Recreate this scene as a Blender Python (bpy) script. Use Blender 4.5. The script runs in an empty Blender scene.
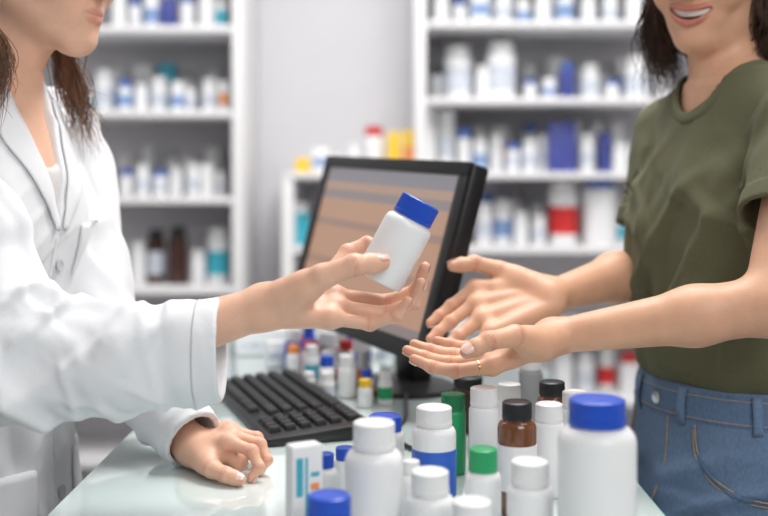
import bpy, bmesh, math, random
import numpy as np
from mathutils import Vector, Matrix, Euler
random.seed(7); rng = np.random.default_rng(7)
SC = bpy.context.scene; COL = SC.collection
F = 1066.67; CZ = 1.293; CT = 0.95
def P(px, py, Y): return np.array([(px-384)/F*Y, Y, CZ-(py-180)/F*Y])
def A(*v): return np.array(v, dtype=float)
def unit(v): v = np.asarray(v, float); return v/np.linalg.norm(v)
R = math.radians

# ------------------------------------------------------------------ materials
def mat(name, col, rough=.5, metal=0., sss=0., bump=0., bscale=60., var=.04, vscale=8., trans=0., ior=1.45, sheen=0., emit=None, estr=0., spec=.5, coat=0., stretch=None):
    m = bpy.data.materials.new(name); m.use_nodes = True
    nt = m.node_tree; b = nt.nodes['Principled BSDF']
    tc = nt.nodes.new('ShaderNodeTexCoord')
    src = tc.outputs['Object']
    if stretch:
        mp = nt.nodes.new('ShaderNodeMapping'); mp.inputs['Scale'].default_value = stretch
        nt.links.new(src, mp.inputs['Vector']); src = mp.outputs['Vector']
    n = nt.nodes.new('ShaderNodeTexNoise'); n.inputs['Scale'].default_value = vscale; n.inputs['Detail'].default_value = 4
    nt.links.new(src, n.inputs['Vector'])
    r = nt.nodes.new('ShaderNodeValToRGB')
    lo = [max(0, c*(1-var)) for c in col]; hi = [min(1, c*(1+var)) for c in col]
    r.color_ramp.elements[0].color = (*lo, 1); r.color_ramp.elements[1].color = (*hi, 1)
    r.color_ramp.elements[0].position = .3; r.color_ramp.elements[1].position = .7
    nt.links.new(n.outputs['Fac'], r.inputs['Fac']); nt.links.new(r.outputs['Color'], b.inputs['Base Color'])
    b.inputs['Roughness'].default_value = rough; b.inputs['Metallic'].default_value = metal
    b.inputs['Subsurface Weight'].default_value = sss
    b.inputs['Subsurface Radius'].default_value = (1., .35, .2); b.inputs['Subsurface Scale'].default_value = .005
    b.inputs['Transmission Weight'].default_value = trans; b.inputs['IOR'].default_value = ior
    b.inputs['Sheen Weight'].default_value = sheen; b.inputs['Specular IOR Level'].default_value = spec
    b.inputs['Coat Weight'].default_value = coat
    if emit: b.inputs['Emission Color'].default_value = (*emit, 1); b.inputs['Emission Strength'].default_value = estr
    if bump:
        n2 = nt.nodes.new('ShaderNodeTexNoise'); n2.inputs['Scale'].default_value = bscale; n2.inputs['Detail'].default_value = 3
        nt.links.new(src, n2.inputs['Vector'])
        bp = nt.nodes.new('ShaderNodeBump'); bp.inputs['Strength'].default_value = bump; bp.inputs['Distance'].default_value = .002
        nt.links.new(n2.outputs['Fac'], bp.inputs['Height']); nt.links.new(bp.outputs['Normal'], b.inputs['Normal'])
    return m
def skin_mat(name, base, red):
    m = mat(name, base, rough=.46, sss=.18, bump=.15, bscale=480, var=.055, vscale=40)
    nt = m.node_tree; b = nt.nodes['Principled BSDF']
    rl = b.inputs['Base Color'].links[0].from_socket
    at = nt.nodes.new('ShaderNodeAttribute'); at.attribute_name = 'tint'
    mx = nt.nodes.new('ShaderNodeMixRGB'); mx.inputs['Color2'].default_value = (*red, 1)
    nt.links.new(at.outputs['Fac'], mx.inputs['Fac']); nt.links.new(rl, mx.inputs['Color1'])
    nt.links.new(mx.outputs['Color'], b.inputs['Base Color'])
    return m
M = {}
M['white'] = mat('white_plastic', (.83,.835,.85), .30, var=.015)
M['capwhite'] = mat('white_cap_plastic', (.80,.80,.81), .40, var=.02)
M['blue'] = mat('blue_plastic', (.012,.075,.52), .30, var=.08)
M['bluelabel'] = mat('blue_paper_label', (.03,.12,.55), .4, var=.08)
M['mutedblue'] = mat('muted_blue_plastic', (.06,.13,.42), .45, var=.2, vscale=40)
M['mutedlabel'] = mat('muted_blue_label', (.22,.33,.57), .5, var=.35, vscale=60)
M['green'] = mat('green_plastic', (.02,.34,.13), .33, var=.08)
M['darkgreen'] = mat('dark_green_plastic', (.015,.2,.08), .35, var=.1)
M['black'] = mat('black_plastic', (.012,.012,.014), .36, var=.15, bump=.03, bscale=300)
M['keyblack'] = mat('key_plastic', (.016,.016,.018), .5, var=.1)
M['amber'] = mat('amber_glass', (.16,.045,.008), .08, var=.2, spec=.7, coat=.5)
M['brown'] = mat('dark_brown_glass', (.05,.018,.012), .12, var=.2, spec=.6)
M['red'] = mat('red_plastic', (.62,.03,.03), .38, var=.08)
M['yellow'] = mat('yellow_card', (.85,.55,.03), .5, var=.06)
M['teal'] = mat('teal_card', (.05,.42,.54), .45, var=.06)
M['orange'] = mat('orange_card', (.85,.3,.08), .5, var=.06)
M['navy'] = mat('navy_card', (.055,.07,.29), .45, var=.25, vscale=30)
M['paper'] = mat('white_card', (.82,.82,.83), .55, var=.02, bump=.03, bscale=200)
M['grey'] = mat('grey_plastic', (.35,.36,.38), .4, var=.06)
M['greylabel'] = mat('pale_grey_label', (.58,.62,.69), .5, var=.25, vscale=60)
M['shelf'] = mat('white_shelf_laminate', (.79,.78,.79), .45, var=.015)
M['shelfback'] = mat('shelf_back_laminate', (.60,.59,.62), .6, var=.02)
M['wall'] = mat('painted_wall', (.70,.695,.725), .8, var=.015, bump=.05, bscale=120)
M['sidewall'] = mat('painted_side_wall', (.70,.70,.71), .8, var=.015, bump=.05, bscale=120)
M['ceil'] = mat('white_ceiling', (.82,.82,.82), .9, var=.01)
M['floor'] = mat('grey_vinyl_floor', (.5,.5,.49), .4, var=.05, vscale=3)
M['counter'] = mat('frosted_glass_counter', (.66,.765,.755), .035, var=.02, spec=.8, coat=.8)
M['glassedge'] = mat('green_glass_edge', (.36,.62,.56), .12, var=.05)
M['cabinet'] = mat('white_cabinet', (.72,.72,.73), .4, var=.015)
M['coat'] = mat('white_cotton', (.75,.762,.79), 1., var=.012, bump=.12, bscale=420, sheen=.0, spec=.2)
M['innertop'] = mat('pale_grey_jersey', (.62,.61,.60), .9, var=.03, bump=.15, bscale=500)
M['button'] = mat('white_button', (.50,.50,.52), .3, var=.04)
M['olive'] = mat('olive_jersey', (.124,.124,.072), .95, var=.05, vscale=260, bump=.25, bscale=700, sheen=.05, spec=.25)
M['denim'] = mat('blue_denim', (.145,.225,.355), .95, var=.13, vscale=300, bump=.35, bscale=1000, sheen=.05, stretch=(1,1,.5), spec=.25)
M['denimd'] = mat('denim_waistband', (.12,.19,.31), .95, var=.13, vscale=300, bump=.35, bscale=1000, stretch=(1,1,.5), spec=.25)
M['thread'] = mat('tan_thread', (.42,.32,.21), .8, var=.2, vscale=300)
M['trouser'] = mat('grey_trouser_cloth', (.16,.17,.2), .9, var=.1)
M['shoe'] = mat('dark_shoe_leather', (.03,.03,.035), .5, var=.15)
M['hairdark'] = mat('dark_brown_hair', (.060,.031,.021), .50, var=.6, vscale=60, bump=.35, bscale=180, stretch=(1,1,.12))
M['hairbrown'] = mat('brown_hair', (.19,.098,.056), .58, var=.5, vscale=60, bump=.35, bscale=180, stretch=(1,1,.12))
M['skinA'] = skin_mat('fair_skin', (.74,.445,.315), (.56,.175,.14))
M['skinB'] = skin_mat('light_tan_skin', (.68,.385,.25), (.50,.135,.105))
M['nail'] = mat('fingernail', (.82,.54,.47), .16, var=.04, coat=.5)
M['teeth'] = mat('teeth_enamel', (.82,.79,.73), .28, var=.02)
M['eye'] = mat('eye_white', (.8,.8,.8), .15, var=.02)
M['iris'] = mat('brown_iris', (.06,.03,.015), .1, var=.3)
M['gold'] = mat('gold_metal', (.83,.58,.22), .22, metal=1., var=.05)
M['steel'] = mat('brushed_metal', (.6,.6,.62), .3, metal=1., var=.05)

# ------------------------------------------------------------------ object helpers
def tag(o, label=None, cat=None, group=None, kind=None):
    if label: o['label'] = label
    if cat: o['category'] = cat
    if group: o['group'] = group
    if kind: o['kind'] = kind
    return o
def empty(name, loc, rot=(0,0,0)):
    o = bpy.data.objects.new(name, None); COL.objects.link(o); o.location = Vector([float(x) for x in loc]); o.rotation_euler = rot
    o.empty_display_size = .05
    return o
def obj(name, me, m=None, parent=None, loc=(0,0,0), rot=(0,0,0)):
    if m is not None and len(me.materials) == 0: me.materials.append(m)
    o = bpy.data.objects.new(name, me); COL.objects.link(o); o.parent = parent; o.location = Vector([float(x) for x in loc]); o.rotation_euler = rot
    return o
def arr_mesh(name, verts, quads, smooth=True):
    me = bpy.data.meshes.new(name); n = len(verts); q = len(quads)
    me.vertices.add(n); me.vertices.foreach_set('co', np.ascontiguousarray(verts, dtype=np.float32).ravel())
    me.loops.add(q*4); me.loops.foreach_set('vertex_index', np.ascontiguousarray(quads, dtype=np.int32).ravel())
    me.polygons.add(q); me.polygons.foreach_set('loop_start', np.arange(0, q*4, 4, dtype=np.int32))
    me.update(calc_edges=True); me.validate()
    me.polygons.foreach_set('use_smooth', np.full(len(me.polygons), smooth)); me.update()
    return me
class MB:
    def __init__(s): s.v = []; s.f = []
    def tube(s, pts, rad, n=8, cap=True, flat=None):
        pts = [np.asarray(p, float) for p in pts]; k = len(pts)
        if np.isscalar(rad): rad = [rad]*k
        t0 = unit(pts[1]-pts[0]); ref = A(0,0,1) if abs(t0[2]) < .9 else A(1,0,0)
        u = unit(np.cross(t0, ref)); base = len(s.v)
        for i in range(k):
            t = unit(pts[min(i+1,k-1)]-pts[max(i-1,0)]+1e-9)
            u = unit(u - t*(u@t)); w = np.cross(t, u)
            for j in range(n):
                a = 2*math.pi*j/n
                s.v.append(pts[i]+rad[i]*(math.cos(a)*u+math.sin(a)*w))
        for i in range(k-1):
            for j in range(n):
                a = base+i*n+j; b = base+i*n+(j+1)%n
                s.f.append((a,b,b+n,a+n))
        if cap:
            s.f.append(tuple(base+j for j in range(n))[::-1]); s.f.append(tuple(base+(k-1)*n+j for j in range(n)))
        return s
    def lathe(s, prof, n=36, ridge=None):
        base = len(s.v); k = len(prof)
        for i,(r,z) in enumerate(prof):
            for j in range(n):
                a = 2*math.pi*j/n
                rr = r*(ridge[1] if ridge and i in ridge[0] and j % 2 else 1)
                s.v.append(A(rr*math.cos(a), rr*math.sin(a), z))
        for i in range(k-1):
            for j in range(n):
                a = base+i*n+j; b = base+i*n+(j+1)%n
                s.f.append((a,b,b+n,a+n))
        s.f.append(tuple(base+j for j in range(n))[::-1]); s.f.append(tuple(base+(k-1)*n+j for j in range(n)))
        return s
    def box(s, lo, hi):
        b = len(s.v); x0,y0,z0 = lo; x1,y1,z1 = hi
        for z in (z0,z1):
            for x,y in ((x0,y0),(x1,y0),(x1,y1),(x0,y1)): s.v.append(A(x,y,z))
        for f in ((3,2,1,0),(4,5,6,7),(0,1,5,4),(1,2,6,5),(2,3,7,6),(3,0,4,7)): s.f.append(tuple(b+i for i in f))
        return s
    def grid(s, pts):  # pts [i][j]
        b = len(s.v); ni = len(pts); nj = len(pts[0])
        for r_ in pts:
            for p in r_: s.v.append(np.asarray(p, float))
        for i in range(ni-1):
            for j in range(nj-1):
                a = b+i*nj+j; s.f.append((a,a+1,a+nj+1,a+nj))
        return s
    def mesh(s, name, off=(0,0,0), smooth=35, bevel=0):
        me = bpy.data.meshes.new(name)
        me.from_pydata([tuple(np.asarray(v)-np.asarray(off)) for v in s.v], [], s.f)
        if bevel:
            bm = bmesh.new(); bm.from_mesh(me)
            bmesh.ops.bevel(bm, geom=list(bm.edges), offset=bevel, segments=2, affect='EDGES', profile=.5)
            bm.to_mesh(me); bm.free()
        me.update()
        if smooth:
            me.polygons.foreach_set('use_smooth', np.full(len(me.polygons), True)); me.set_sharp_from_angle(angle=R(smooth))
        return me
def boxobj(name, lo, hi, m, parent=None, bevel=.002):
    return obj(name, MB().box(lo, hi).mesh(name, bevel=bevel), m, parent)

# ------------------------------------------------------------------ SDF kit
def smin(a, b, k):
    if k <= 0: return np.minimum(a, b)
    h = np.clip(.5+.5*(b-a)/k, 0, 1); return b*(1-h)+a*h-k*h*(1-h)
def smax(a, b, k): return -smin(-a, -b, k)
def seg(p, a, b, ra, rb):
    a = np.asarray(a, np.float32); b = np.asarray(b, np.float32); ba = b-a; q = p-a
    t = np.clip((q@ba)/max(float(ba@ba),1e-9), 0, 1)
    d = q-t[...,None]*ba
    return np.sqrt((d*d).sum(-1))-(ra+(rb-ra)*t)
def fseg(p, a, b, ra, rb, n, s):
    a = np.asarray(a, np.float32); b = np.asarray(b, np.float32); ba = b-a; q = p-a
    n = np.asarray(n, float); bu = unit(ba); n = unit(n-bu*(n@bu)).astype(np.float32)
    t = np.clip((q@ba)/float(ba@ba), 0, 1); w = q-t[...,None]*ba; v = w@n
    w2 = np.maximum((w*w).sum(-1)-v*v, 0); r = ra+(rb-ra)*t
    k0 = np.sqrt(w2+(v/s)**2); k1 = np.sqrt(w2+(v/s**2)**2)+1e-6
    return k0*(k0-r)/k1
def ell(p, c, r, ax=None):
    q = p-np.asarray(c, np.float32)
    if ax is not None: q = q@np.asarray(ax, np.float32).T
    r = np.asarray(r, np.float32)
    k0 = np.sqrt(((q/r)**2).sum(-1)); k1 = np.sqrt(((q/(r*r))**2).sum(-1))+1e-6
    return k0*(k0-1)/k1
LAT = rng.random((32,32,32)).astype(np.float32)
def n3(q):
    i = np.floor(q).astype(np.int32); f = (q-i).astype(np.float32); f = f*f*f*(f*(f*6-15)+10); i &= 31; j = (i+1) & 31
    x0,y0,z0 = i[...,0],i[...,1],i[...,2]; x1,y1,z1 = j[...,0],j[...,1],j[...,2]; fx,fy,fz = f[...,0],f[...,1],f[...,2]
    a = LAT[x0,y0,z0]*(1-fx)+LAT[x1,y0,z0]*fx; b = LAT[x0,y1,z0]*(1-fx)+LAT[x1,y1,z0]*fx
    c = LAT[x0,y0,z1]*(1-fx)+LAT[x1,y0,z1]*fx; d = LAT[x0,y1,z1]*(1-fx)+LAT[x1,y1,z1]*fx
    return (a*(1-fy)+b*fy)*(1-fz)+(c*(1-fy)+d*fy)*fz
def fold(p, axes, wl, seed=0, sharp=4.2):
    """raised soft creases in [0,1]; axes rows = directions, wl = wavelength along each"""
    q = (p@np.asarray(axes, np.float32).T)/np.asarray(wl, np.float32)+seed*7.31
    q = q+.7*(n3(q*.6+3.7)-.5)[...,None]
    n = n3(q); m = n3(q*.5+11.3)
    t = 1-np.clip(np.sqrt((n-.5)**2+.0009)*sharp, 0, 1)
    return t*t*(3-2*t)*np.clip((m-.25)*2.2, .1, 1.1)
class Field:
    def __init__(s, lo, hi, res):
        s.lo = np.array(lo, float); s.res = res; s.n = np.ceil((np.array(hi)-s.lo)/res).astype(int)+1
        s.F = np.full(tuple(s.n), .08, np.float32)
    def block(s, lo, hi):
        i0 = np.maximum(0, np.floor((np.asarray(lo)-s.lo)/s.res).astype(int)); i1 = np.minimum(s.n, np.ceil((np.asarray(hi)-s.lo)/s.res).astype(int)+1)
        sl = tuple(slice(a, max(a,b)) for a,b in zip(i0,i1))
        ax = [(s.lo[k]+s.res*np.arange(sl[k].start, sl[k].stop)).astype(np.float32) for k in range(3)]
        return sl, np.stack(np.meshgrid(*ax, indexing='ij'), -1)
    def add(s, fn, lo, hi, k=.01):
        sl, p = s.block(np.asarray(lo)-k-.006, np.asarray(hi)+k+.006)
        if p.size: s.F[sl] = smin(s.F[sl], fn(p), k)
    def sub(s, fn, lo, hi, k=.004):
        sl, p = s.block(np.asarray(lo)-.01, np.asarray(hi)+.01)
        if p.size: s.F[sl] = smax(s.F[sl], -fn(p), k)
    def cone(s, a, b, ra, rb, k=.01):
        a = np.asarray(a); b = np.asarray(b); r = max(ra, rb)
        s.add(lambda p: seg(p,a,b,ra,rb), np.minimum(a,b)-r, np.maximum(a,b)+r, k)
    def flat(s, a, b, ra, rb, n, sq, k=.01):
        a = np.asarray(a); b = np.asarray(b); r = max(ra, rb)
        s.add(lambda p: fseg(p,a,b,ra,rb,n,sq), np.minimum(a,b)-r, np.maximum(a,b)+r, k)
    def ell(s, c, r, ax=None, k=.01, sub=False):
        m = max(r); c = np.asarray(c); f = (lambda p: ell(p,c,r,ax))
        (s.sub if sub else s.add)(f, c-m, c+m, k)
    def val(s, p):
        g = np.clip((np.asarray(p)-s.lo)/s.res, 0, s.n-1.001); i = g.astype(int); f = g-i
        B = s.F[i[0]:i[0]+2, i[1]:i[1]+2, i[2]:i[2]+2]
        B = B[0]*(1-f[0])+B[1]*f[0]; B = B[0]*(1-f[1])+B[1]*f[1]; return float(B[0]*(1-f[2])+B[1]*f[2])
    def march(s, start, d, maxd=.4, back=0.):
        start = np.asarray(start, float); d = unit(d); t = 0
        while t < maxd:
            v = s.val(start+d*t)
            if v < 0: break
            t += max(s.res*.12, min(v*.5, .02))
        return start+d*(t-back)
    def mesh(s, name, off, tint=None):
        Fv = s.F; ins = Fv < 0; nx,ny,nz = Fv.shape
        c = np.zeros((nx-1,ny-1,nz-1), np.uint8)
        for dx in (0,1):
            for dy in (0,1):
                for dz in (0,1): c += ins[dx:nx-1+dx, dy:ny-1+dy, dz:nz-1+dz]
        act = (c > 0) & (c < 8); I = np.argwhere(act)
        idx = np.full(act.shape, -1, np.int32); idx[act] = np.arange(len(I))
        offs = [(dx,dy,dz) for dx in (0,1) for dy in (0,1) for dz in (0,1)]
        V = [Fv[I[:,0]+o[0], I[:,1]+o[1], I[:,2]+o[2]] for o in offs]
        acc = np.zeros((len(I),3)); cnt = np.zeros(len(I))
        for a in range(8):
            for b in range(a+1, 8):
                oa = np.array(offs[a]); ob = np.array(offs[b])
                if np.abs(oa-ob).sum() != 1: continue
                m = (V[a] < 0) != (V[b] < 0); t = np.where(m, V[a]/np.where(m, V[a]-V[b], 1), 0)
                acc += np.where(m[:,None], oa+t[:,None]*(ob-oa), 0); cnt += m
        verts = s.lo+s.res*(I+acc/cnt[:,None]); Q = []
        for ax in range(3):
            b_, c_ = (ax+1) % 3, (ax+2) % 3
            sa = [slice(1,-1)]*3; sb = [slice(1,-1)]*3; sa[ax] = slice(0,-1); sb[ax] = slice(1,None)
            S = ins[tuple(sa)]; T = ins[tuple(sb)]; J = np.argwhere(S != T)
            if not len(J): continue
            flag = S[J[:,0],J[:,1],J[:,2]]; J = J+1; J[:,ax] -= 1
            eb = np.zeros(3,int); eb[b_] = 1; ec = np.zeros(3,int); ec[c_] = 1
            g = lambda K: idx[K[:,0],K[:,1],K[:,2]]
            q = np.stack([g(J-eb-ec), g(J-ec), g(J), g(J-eb)], 1)
            q[~flag] = q[~flag][:, ::-1]; Q.append(q)
        Q = np.concatenate(Q); Q = Q[(Q >= 0).all(1)]
        me = arr_mesh(name, verts-np.asarray(off), Q)
        if tint is not None:
            at = me.attributes.new('tint', 'FLOAT', 'POINT'); at.data.foreach_set('value', np.clip(tint(verts.astype(np.float32)), 0, 1).astype(np.float32))
        return me
def loft(O, f, l, tab, extra=0., lean=0., foldf=None):
    t = np.array(tab, float); zs, hw, hd, ca = t.T
    zz = np.linspace(zs[0], zs[-1], 400); ker = np.exp(-np.linspace(-2,2,41)**2); ker /= ker.sum()
    sm = lambda v: np.convolve(np.pad(np.interp(zz, zs, v), 20, mode='edge'), ker, 'valid')
    hw, hd, ca = sm(hw), sm(hd), sm(ca)
    O = np.array([O[0],O[1],0], np.float32); f3 = np.array([f[0],f[1],0], np.float32); l3 = np.array([l[0],l[1],0], np.float32)
    def fn(p):
        q = p-O; z = p[...,2]; a = q@f3-lean*(z-1.0); b = q@l3
        w = np.interp(z,zz,hw).astype(np.float32)+extra; d = np.interp(z,zz,hd).astype(np.float32)+extra; c = np.interp(z,zz,ca).astype(np.float32)
        aa = (a-c)/d; bb = b/w; k0 = np.sqrt(aa*aa+bb*bb); k1 = np.sqrt((aa/d)**2+(bb/w)**2)+1e-5
        r = k0*(k0-1)/k1
        if foldf is not None: r = r+foldf(p)
        return np.maximum(r, np.maximum(zs[0]-z, z-zs[-1]))
    return fn

# ------------------------------------------------------------------ room
XL, XR, YB, ZT = -2.4, 2.4, 3.92, 2.85
def struct(name, lo, hi, m): return tag(boxobj(name, lo, hi, m, bevel=0), kind='structure')
struct('floor', (XL-.1,-2.6,-.1), (XR+.1,YB+.1,0), M['floor'])
struct('ceiling', (XL-.1,-.4,ZT), (XR+.1,YB+.1,ZT+.1), M['ceil'])
struct('wall_back', (XL-.1,YB,0), (XR+.1,YB+.1,ZT), M['wall'])
struct('wall_left', (XL-.1,-.4,0), (XL,YB,ZT), M['sidewall'])
struct('wall_right', (XR,-.4,0), (XR+.1,YB,ZT), M['sidewall'])
struct('baseboard_back', (XL,YB-.012,0), (XR,YB,.09), M['shelf'])

YF = 3.5
def unit_shelf(name, label, x0, x1, tops, zt, group=None):
    cx = (x0+x1)/2; r = tag(empty(name, (cx,(YF+YB)/2,0)), label, 'shelving', group)
    o = A(cx,(YF+YB)/2,0); yb = YB-.014
    def bx(n, lo, hi, m): boxobj(n, A(*lo)-o, A(*hi)-o, m, r, .002)
    bx('side_panel', (x0,YF,0), (x0+.036,yb,zt), M['shelf']); bx('side_panel', (x1-.036,YF,0), (x1,yb,zt), M['shelf'])
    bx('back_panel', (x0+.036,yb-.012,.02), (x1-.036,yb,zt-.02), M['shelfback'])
    for z in tops: bx('shelf', (x0+.036,YF+.004,z-.022), (x1-.036,yb-.012,z), M['shelf'])
    bx('top_board', (x0+.0,YF-.002,zt), (x1,yb,zt+.022), M['shelf'])
LZ = [.10,.37,.655,.939,1.237,1.5226,1.801,2.07]
RZ = [.08,.32,.571,.817,1.073,1.319,1.565,1.818,2.06]
unit_shelf('shelving_unit', 'white tall shelving behind the person in the lab coat', -1.45, -.463, LZ, 2.36)
unit_shelf('shelving_unit', 'white tall shelving behind the person in the olive t-shirt', .102, 1.42, RZ, 2.36)
unit_shelf('shelving_unit', 'low white shelving behind the computer monitor, bare wall above it', -.335, .1, RZ[:5], 1.319-.022)

# ------------------------------------------------------------------ bottles and cartons
CACHE = {}
def bottle(label, loc, r, h, cr, ch, bm='white', cm='capwhite', lm=None, lab=(.18,.72), n=40, rot=(0,0,0), group=None, name='medicine_bottle', cat='bottle'):
    key = tuple(round(x,4) for x in (r,h,cr,ch))+(bm,cm,lm,lab,n)
    hb = h-ch
    if key not in CACHE:
        nr = min(cr*.93, r*.98); sh = min(hb*.28, max(.004, (r-nr)*1.0+.003)); c = min(.003, r*.15)
        z1 = hb-.002-sh
        pr = [(r*.2,.0012),(r-c*1.6,0.),(r-c*.5,c*.4),(r,c*1.5),(r,z1)]
        for i in range(1,7):
            t = i/6*math.pi/2; pr.append((nr+(r-nr)*math.cos(t), z1+sh*math.sin(t)))
        pr += [(nr,hb+.004),(nr*.5,hb+.005)]
        b = MB().lathe(pr, n).mesh('bottle_body')
        nc = n*2 if n >= 36 else n
        c2 = min(.0022, cr*.12)
        pc = [(cr*.6,hb-.0006),(cr*.985,hb-.0006),(cr,hb+.0008),(cr,hb+ch*.18),(cr*.985,hb+ch*.2),(cr*.985,h-c2*1.6),(cr*.97,h-c2*.6),(cr*.97-c2,h),(cr*.80,h),(cr*.78,h-.0005),(cr*.1,h-.0005)]
        cp = MB().lathe(pc, nc, ridge=((4,5),.972)).mesh('bottle_cap', smooth=28)
        lb = None
        if lm:
            za = c*2+hb*lab[0]*.9; zb = min(z1-.001, hb*lab[1]); e = .0005
            lb = MB().lathe([(r-.001,za),(r+e,za+.0003),(r+e,zb-.0003),(r-.001,zb)], n).mesh('bottle_label')
        CACHE[key] = (b,cp,lb)
    b,cp,lb = CACHE[key]
    t = tag(empty(name, loc, rot), label, cat, group)
    obj('body', b, M[bm], t); obj('cap', cp, M[cm], t)
    if lb: obj('label_band', lb, M[lm], t)
    return t
def carton(label, loc, w, d, h, m='paper', stripes=(), rz=0, group=None, name='medicine_carton'):
    t = tag(empty(name, loc, (0,0,rz)), label, 'carton', group)
    boxobj('body', (-w/2,-d/2,0), (w/2,d/2,h), M[m], t, .0008)
    boxobj('flap', (-w/2+.001,-d/2+.001,h), (w/2-.001,d/2-.0006,h+.0009), M[m], t, .0003)
    for (x0,x1,z0,z1,face,mm) in stripes:
        e = .0004
        if face == 'f': boxobj('printed_band', (-w/2+w*x0,-d/2-e,h*z0), (-w/2+w*x1,-d/2,h*z1), M[mm], t, 0)
        else: boxobj('printed_band', (w/2,-d/2+d*x0,h*z0), (w/2+e,-d/2+d*x1,h*z1), M[mm], t, 0)
    return t
ORD = ['first','second','third','fourth','fifth','sixth','seventh','eighth','ninth','tenth','eleventh','twelfth','thirteenth','fourteenth','fifteenth','sixteenth','seventeenth','eighteenth','nineteenth','twentieth']
CN = {'white':'white','blue':'blue','amber':'amber','brown':'dark brown','capwhite':'white','black':'black','red':'red','yellow':'yellow','teal':'teal','navy':'navy','paper':'white','green':'green','grey':'grey','bluelabel':'blue','greylabel':'grey','orange':'orange'}
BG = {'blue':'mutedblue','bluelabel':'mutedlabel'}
rr_ = random.Random(5)
def row(where, z, items, fill=None, fh=(22,38), Y0=3.63, group='medicines on the background shelves'):
    items = sorted(items, key=lambda q: q[0])
    if fill:
        x = fill[0]; new = []
        for q in items+[(fill[1]+5,0)]:
            lim = q[0]-q[1]/2-1.0
            while lim-x >= 7:
                w = min(rr_.uniform(9,20), lim-x-.3); hgt = rr_.uniform(*fh)
                t = rr_.random()
                if t < .36: it = (x+w/2, w, hgt, 'c', rr_.choice(['paper','paper','paper','paper','paper','teal']), None, rr_.choice([None,'bluelabel','greylabel','orange','greylabel','green']))
                else: it = (x+w/2, w, hgt, 'b', W_, rr_.choice([C_,C_,C_,C_,B_,'grey']), rr_.choice([None,None,'greylabel','greylabel','bluelabel','teal']))
                new.append(it); x += w+(1.0 if Y0 < 3.7 else rr_.uniform(2,16))
            x = q[0]+q[1]/2+1.0 if q[1] else x
        items = sorted(items+new, key=lambda q: q[0])
    for i, it in enumerate(items):
        px, w, h, kind, c1, c2, c3 = it
        if c1 == 'navy' and c3 == 'bluelabel': c3 = None
        Y = Y0+(.03 if i % 3 == 1 else 0); s = Y/F; X = (px-384)*s; wd = w*s; hh = h*s
        pos = ' %s from left on %s' % (ORD[i], where)
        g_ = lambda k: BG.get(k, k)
        if kind == 'b':
            ch = min(.032, hh*.24)
            lab = '%s bottle, %s cap%s,%s' % (CN[c1], CN[c2], (', %s label' % CN[c3]) if c3 else '', pos)
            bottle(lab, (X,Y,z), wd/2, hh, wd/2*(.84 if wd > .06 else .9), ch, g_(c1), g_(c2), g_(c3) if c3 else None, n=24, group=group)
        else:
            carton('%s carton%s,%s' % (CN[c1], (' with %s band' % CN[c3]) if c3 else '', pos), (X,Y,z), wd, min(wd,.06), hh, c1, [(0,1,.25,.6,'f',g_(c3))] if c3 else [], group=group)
W_,C_,B_ = 'white','capwhite','blue'
row('top shelf of left shelving', LZ[6], [(136,14,34,'b',W_,B_,None),(152,16,40,'b',W_,C_,'bluelabel'),(169,13,32,'c','navy',None,None),(187,16,38,'b',W_,B_,None),(207,17,40,'b',W_,C_,None),(119,14,38,'b',W_,C_,None)], (108,223), (30,40))
row('second shelf of left shelving', LZ[5], [(104,19,43,'b',W_,C_,'greylabel'),(125,14,33,'b',W_,B_,'bluelabel'),(141,13,28,'b',W_,C_,None),(159,17,36,'b',W_,C_,'greylabel'),(178,14,31,'b',W_,C_,'bluelabel'),(210,18,34,'b',W_,C_,'greylabel')], (82,224))
row('third shelf of left shelving', LZ[4], [(127,15,28,'b',W_,B_,None),(143,14,32,'b',W_,C_,'greylabel'),(160,14,27,'b',W_,B_,'greylabel'),(176,15,30,'b',W_,C_,None),(194,15,33,'b',W_,C_,'greylabel')], (100,224))
row('fourth shelf of left shelving', LZ[3], [(156,18,54,'b','brown','black','greylabel'),(178,19,57,'b','brown','black',None),(198,15,34,'b',W_,C_,None),(218,22,55,'b',W_,C_,'teal'),(138,15,42,'b',W_,C_,None)])
row('fifth shelf of left shelving', LZ[2], [(222,18,40,'b',W_,C_,'greylabel'),(203,18,44,'b',W_,B_,None)])
row('top shelf of right shelving', RZ[7], [(441,15,32,'b',W_,C_,None),(460,14,28,'b',W_,B_,None),(480,17,36,'c','paper',None,'bluelabel'),(503,16,34,'b',W_,C_,'greylabel'),(523,14,28,'b',W_,C_,'bluelabel'),(543,16,34,'b',W_,C_,None),(565,17,38,'b',W_,B_,'bluelabel'),(588,16,32,'b',W_,C_,None),(610,15,30,'b',W_,C_,'greylabel'),(634,18,36,'b',W_,C_,None)], (430,655), (24,38))
row('second shelf of right shelving', RZ[6], [(437,15,33,'b','grey','black',None),(458,28,54,'b',W_,C_,'greylabel'),(483,15,34,'b',W_,C_,None),(501,29,57,'b',W_,C_,'greylabel'),(530,14,22,'b',W_,B_,None),(549,14,22,'b',W_,C_,'bluelabel'),(567,15,37,'b','navy',B_,None),(590,20,36,'b',W_,C_,'greylabel'),(612,13,20,'b',W_,B_,None),(637,25,44,'b',W_,C_,'greylabel'),(664,18,32,'b',W_,C_,None)], (430,676), (20,32))
row('third shelf of right shelving', RZ[5], [(428,15,66,'c','paper',None,None),(446,15,62,'c','paper',None,'greylabel'),(464,14,44,'b',W_,B_,None),(480,14,34,'b',W_,C_,'bluelabel'),(496,15,38,'b',W_,C_,None),(513,14,30,'b',W_,B_,'greylabel'),(530,16,33,'b',W_,C_,'greylabel'),(561,27,50,'c','navy',None,None),(587,15,38,'b',W_,C_,'greylabel'),(604,12,40,'c','navy',None,None),(620,15,30,'b',W_,C_,None)], (420,640))
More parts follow.
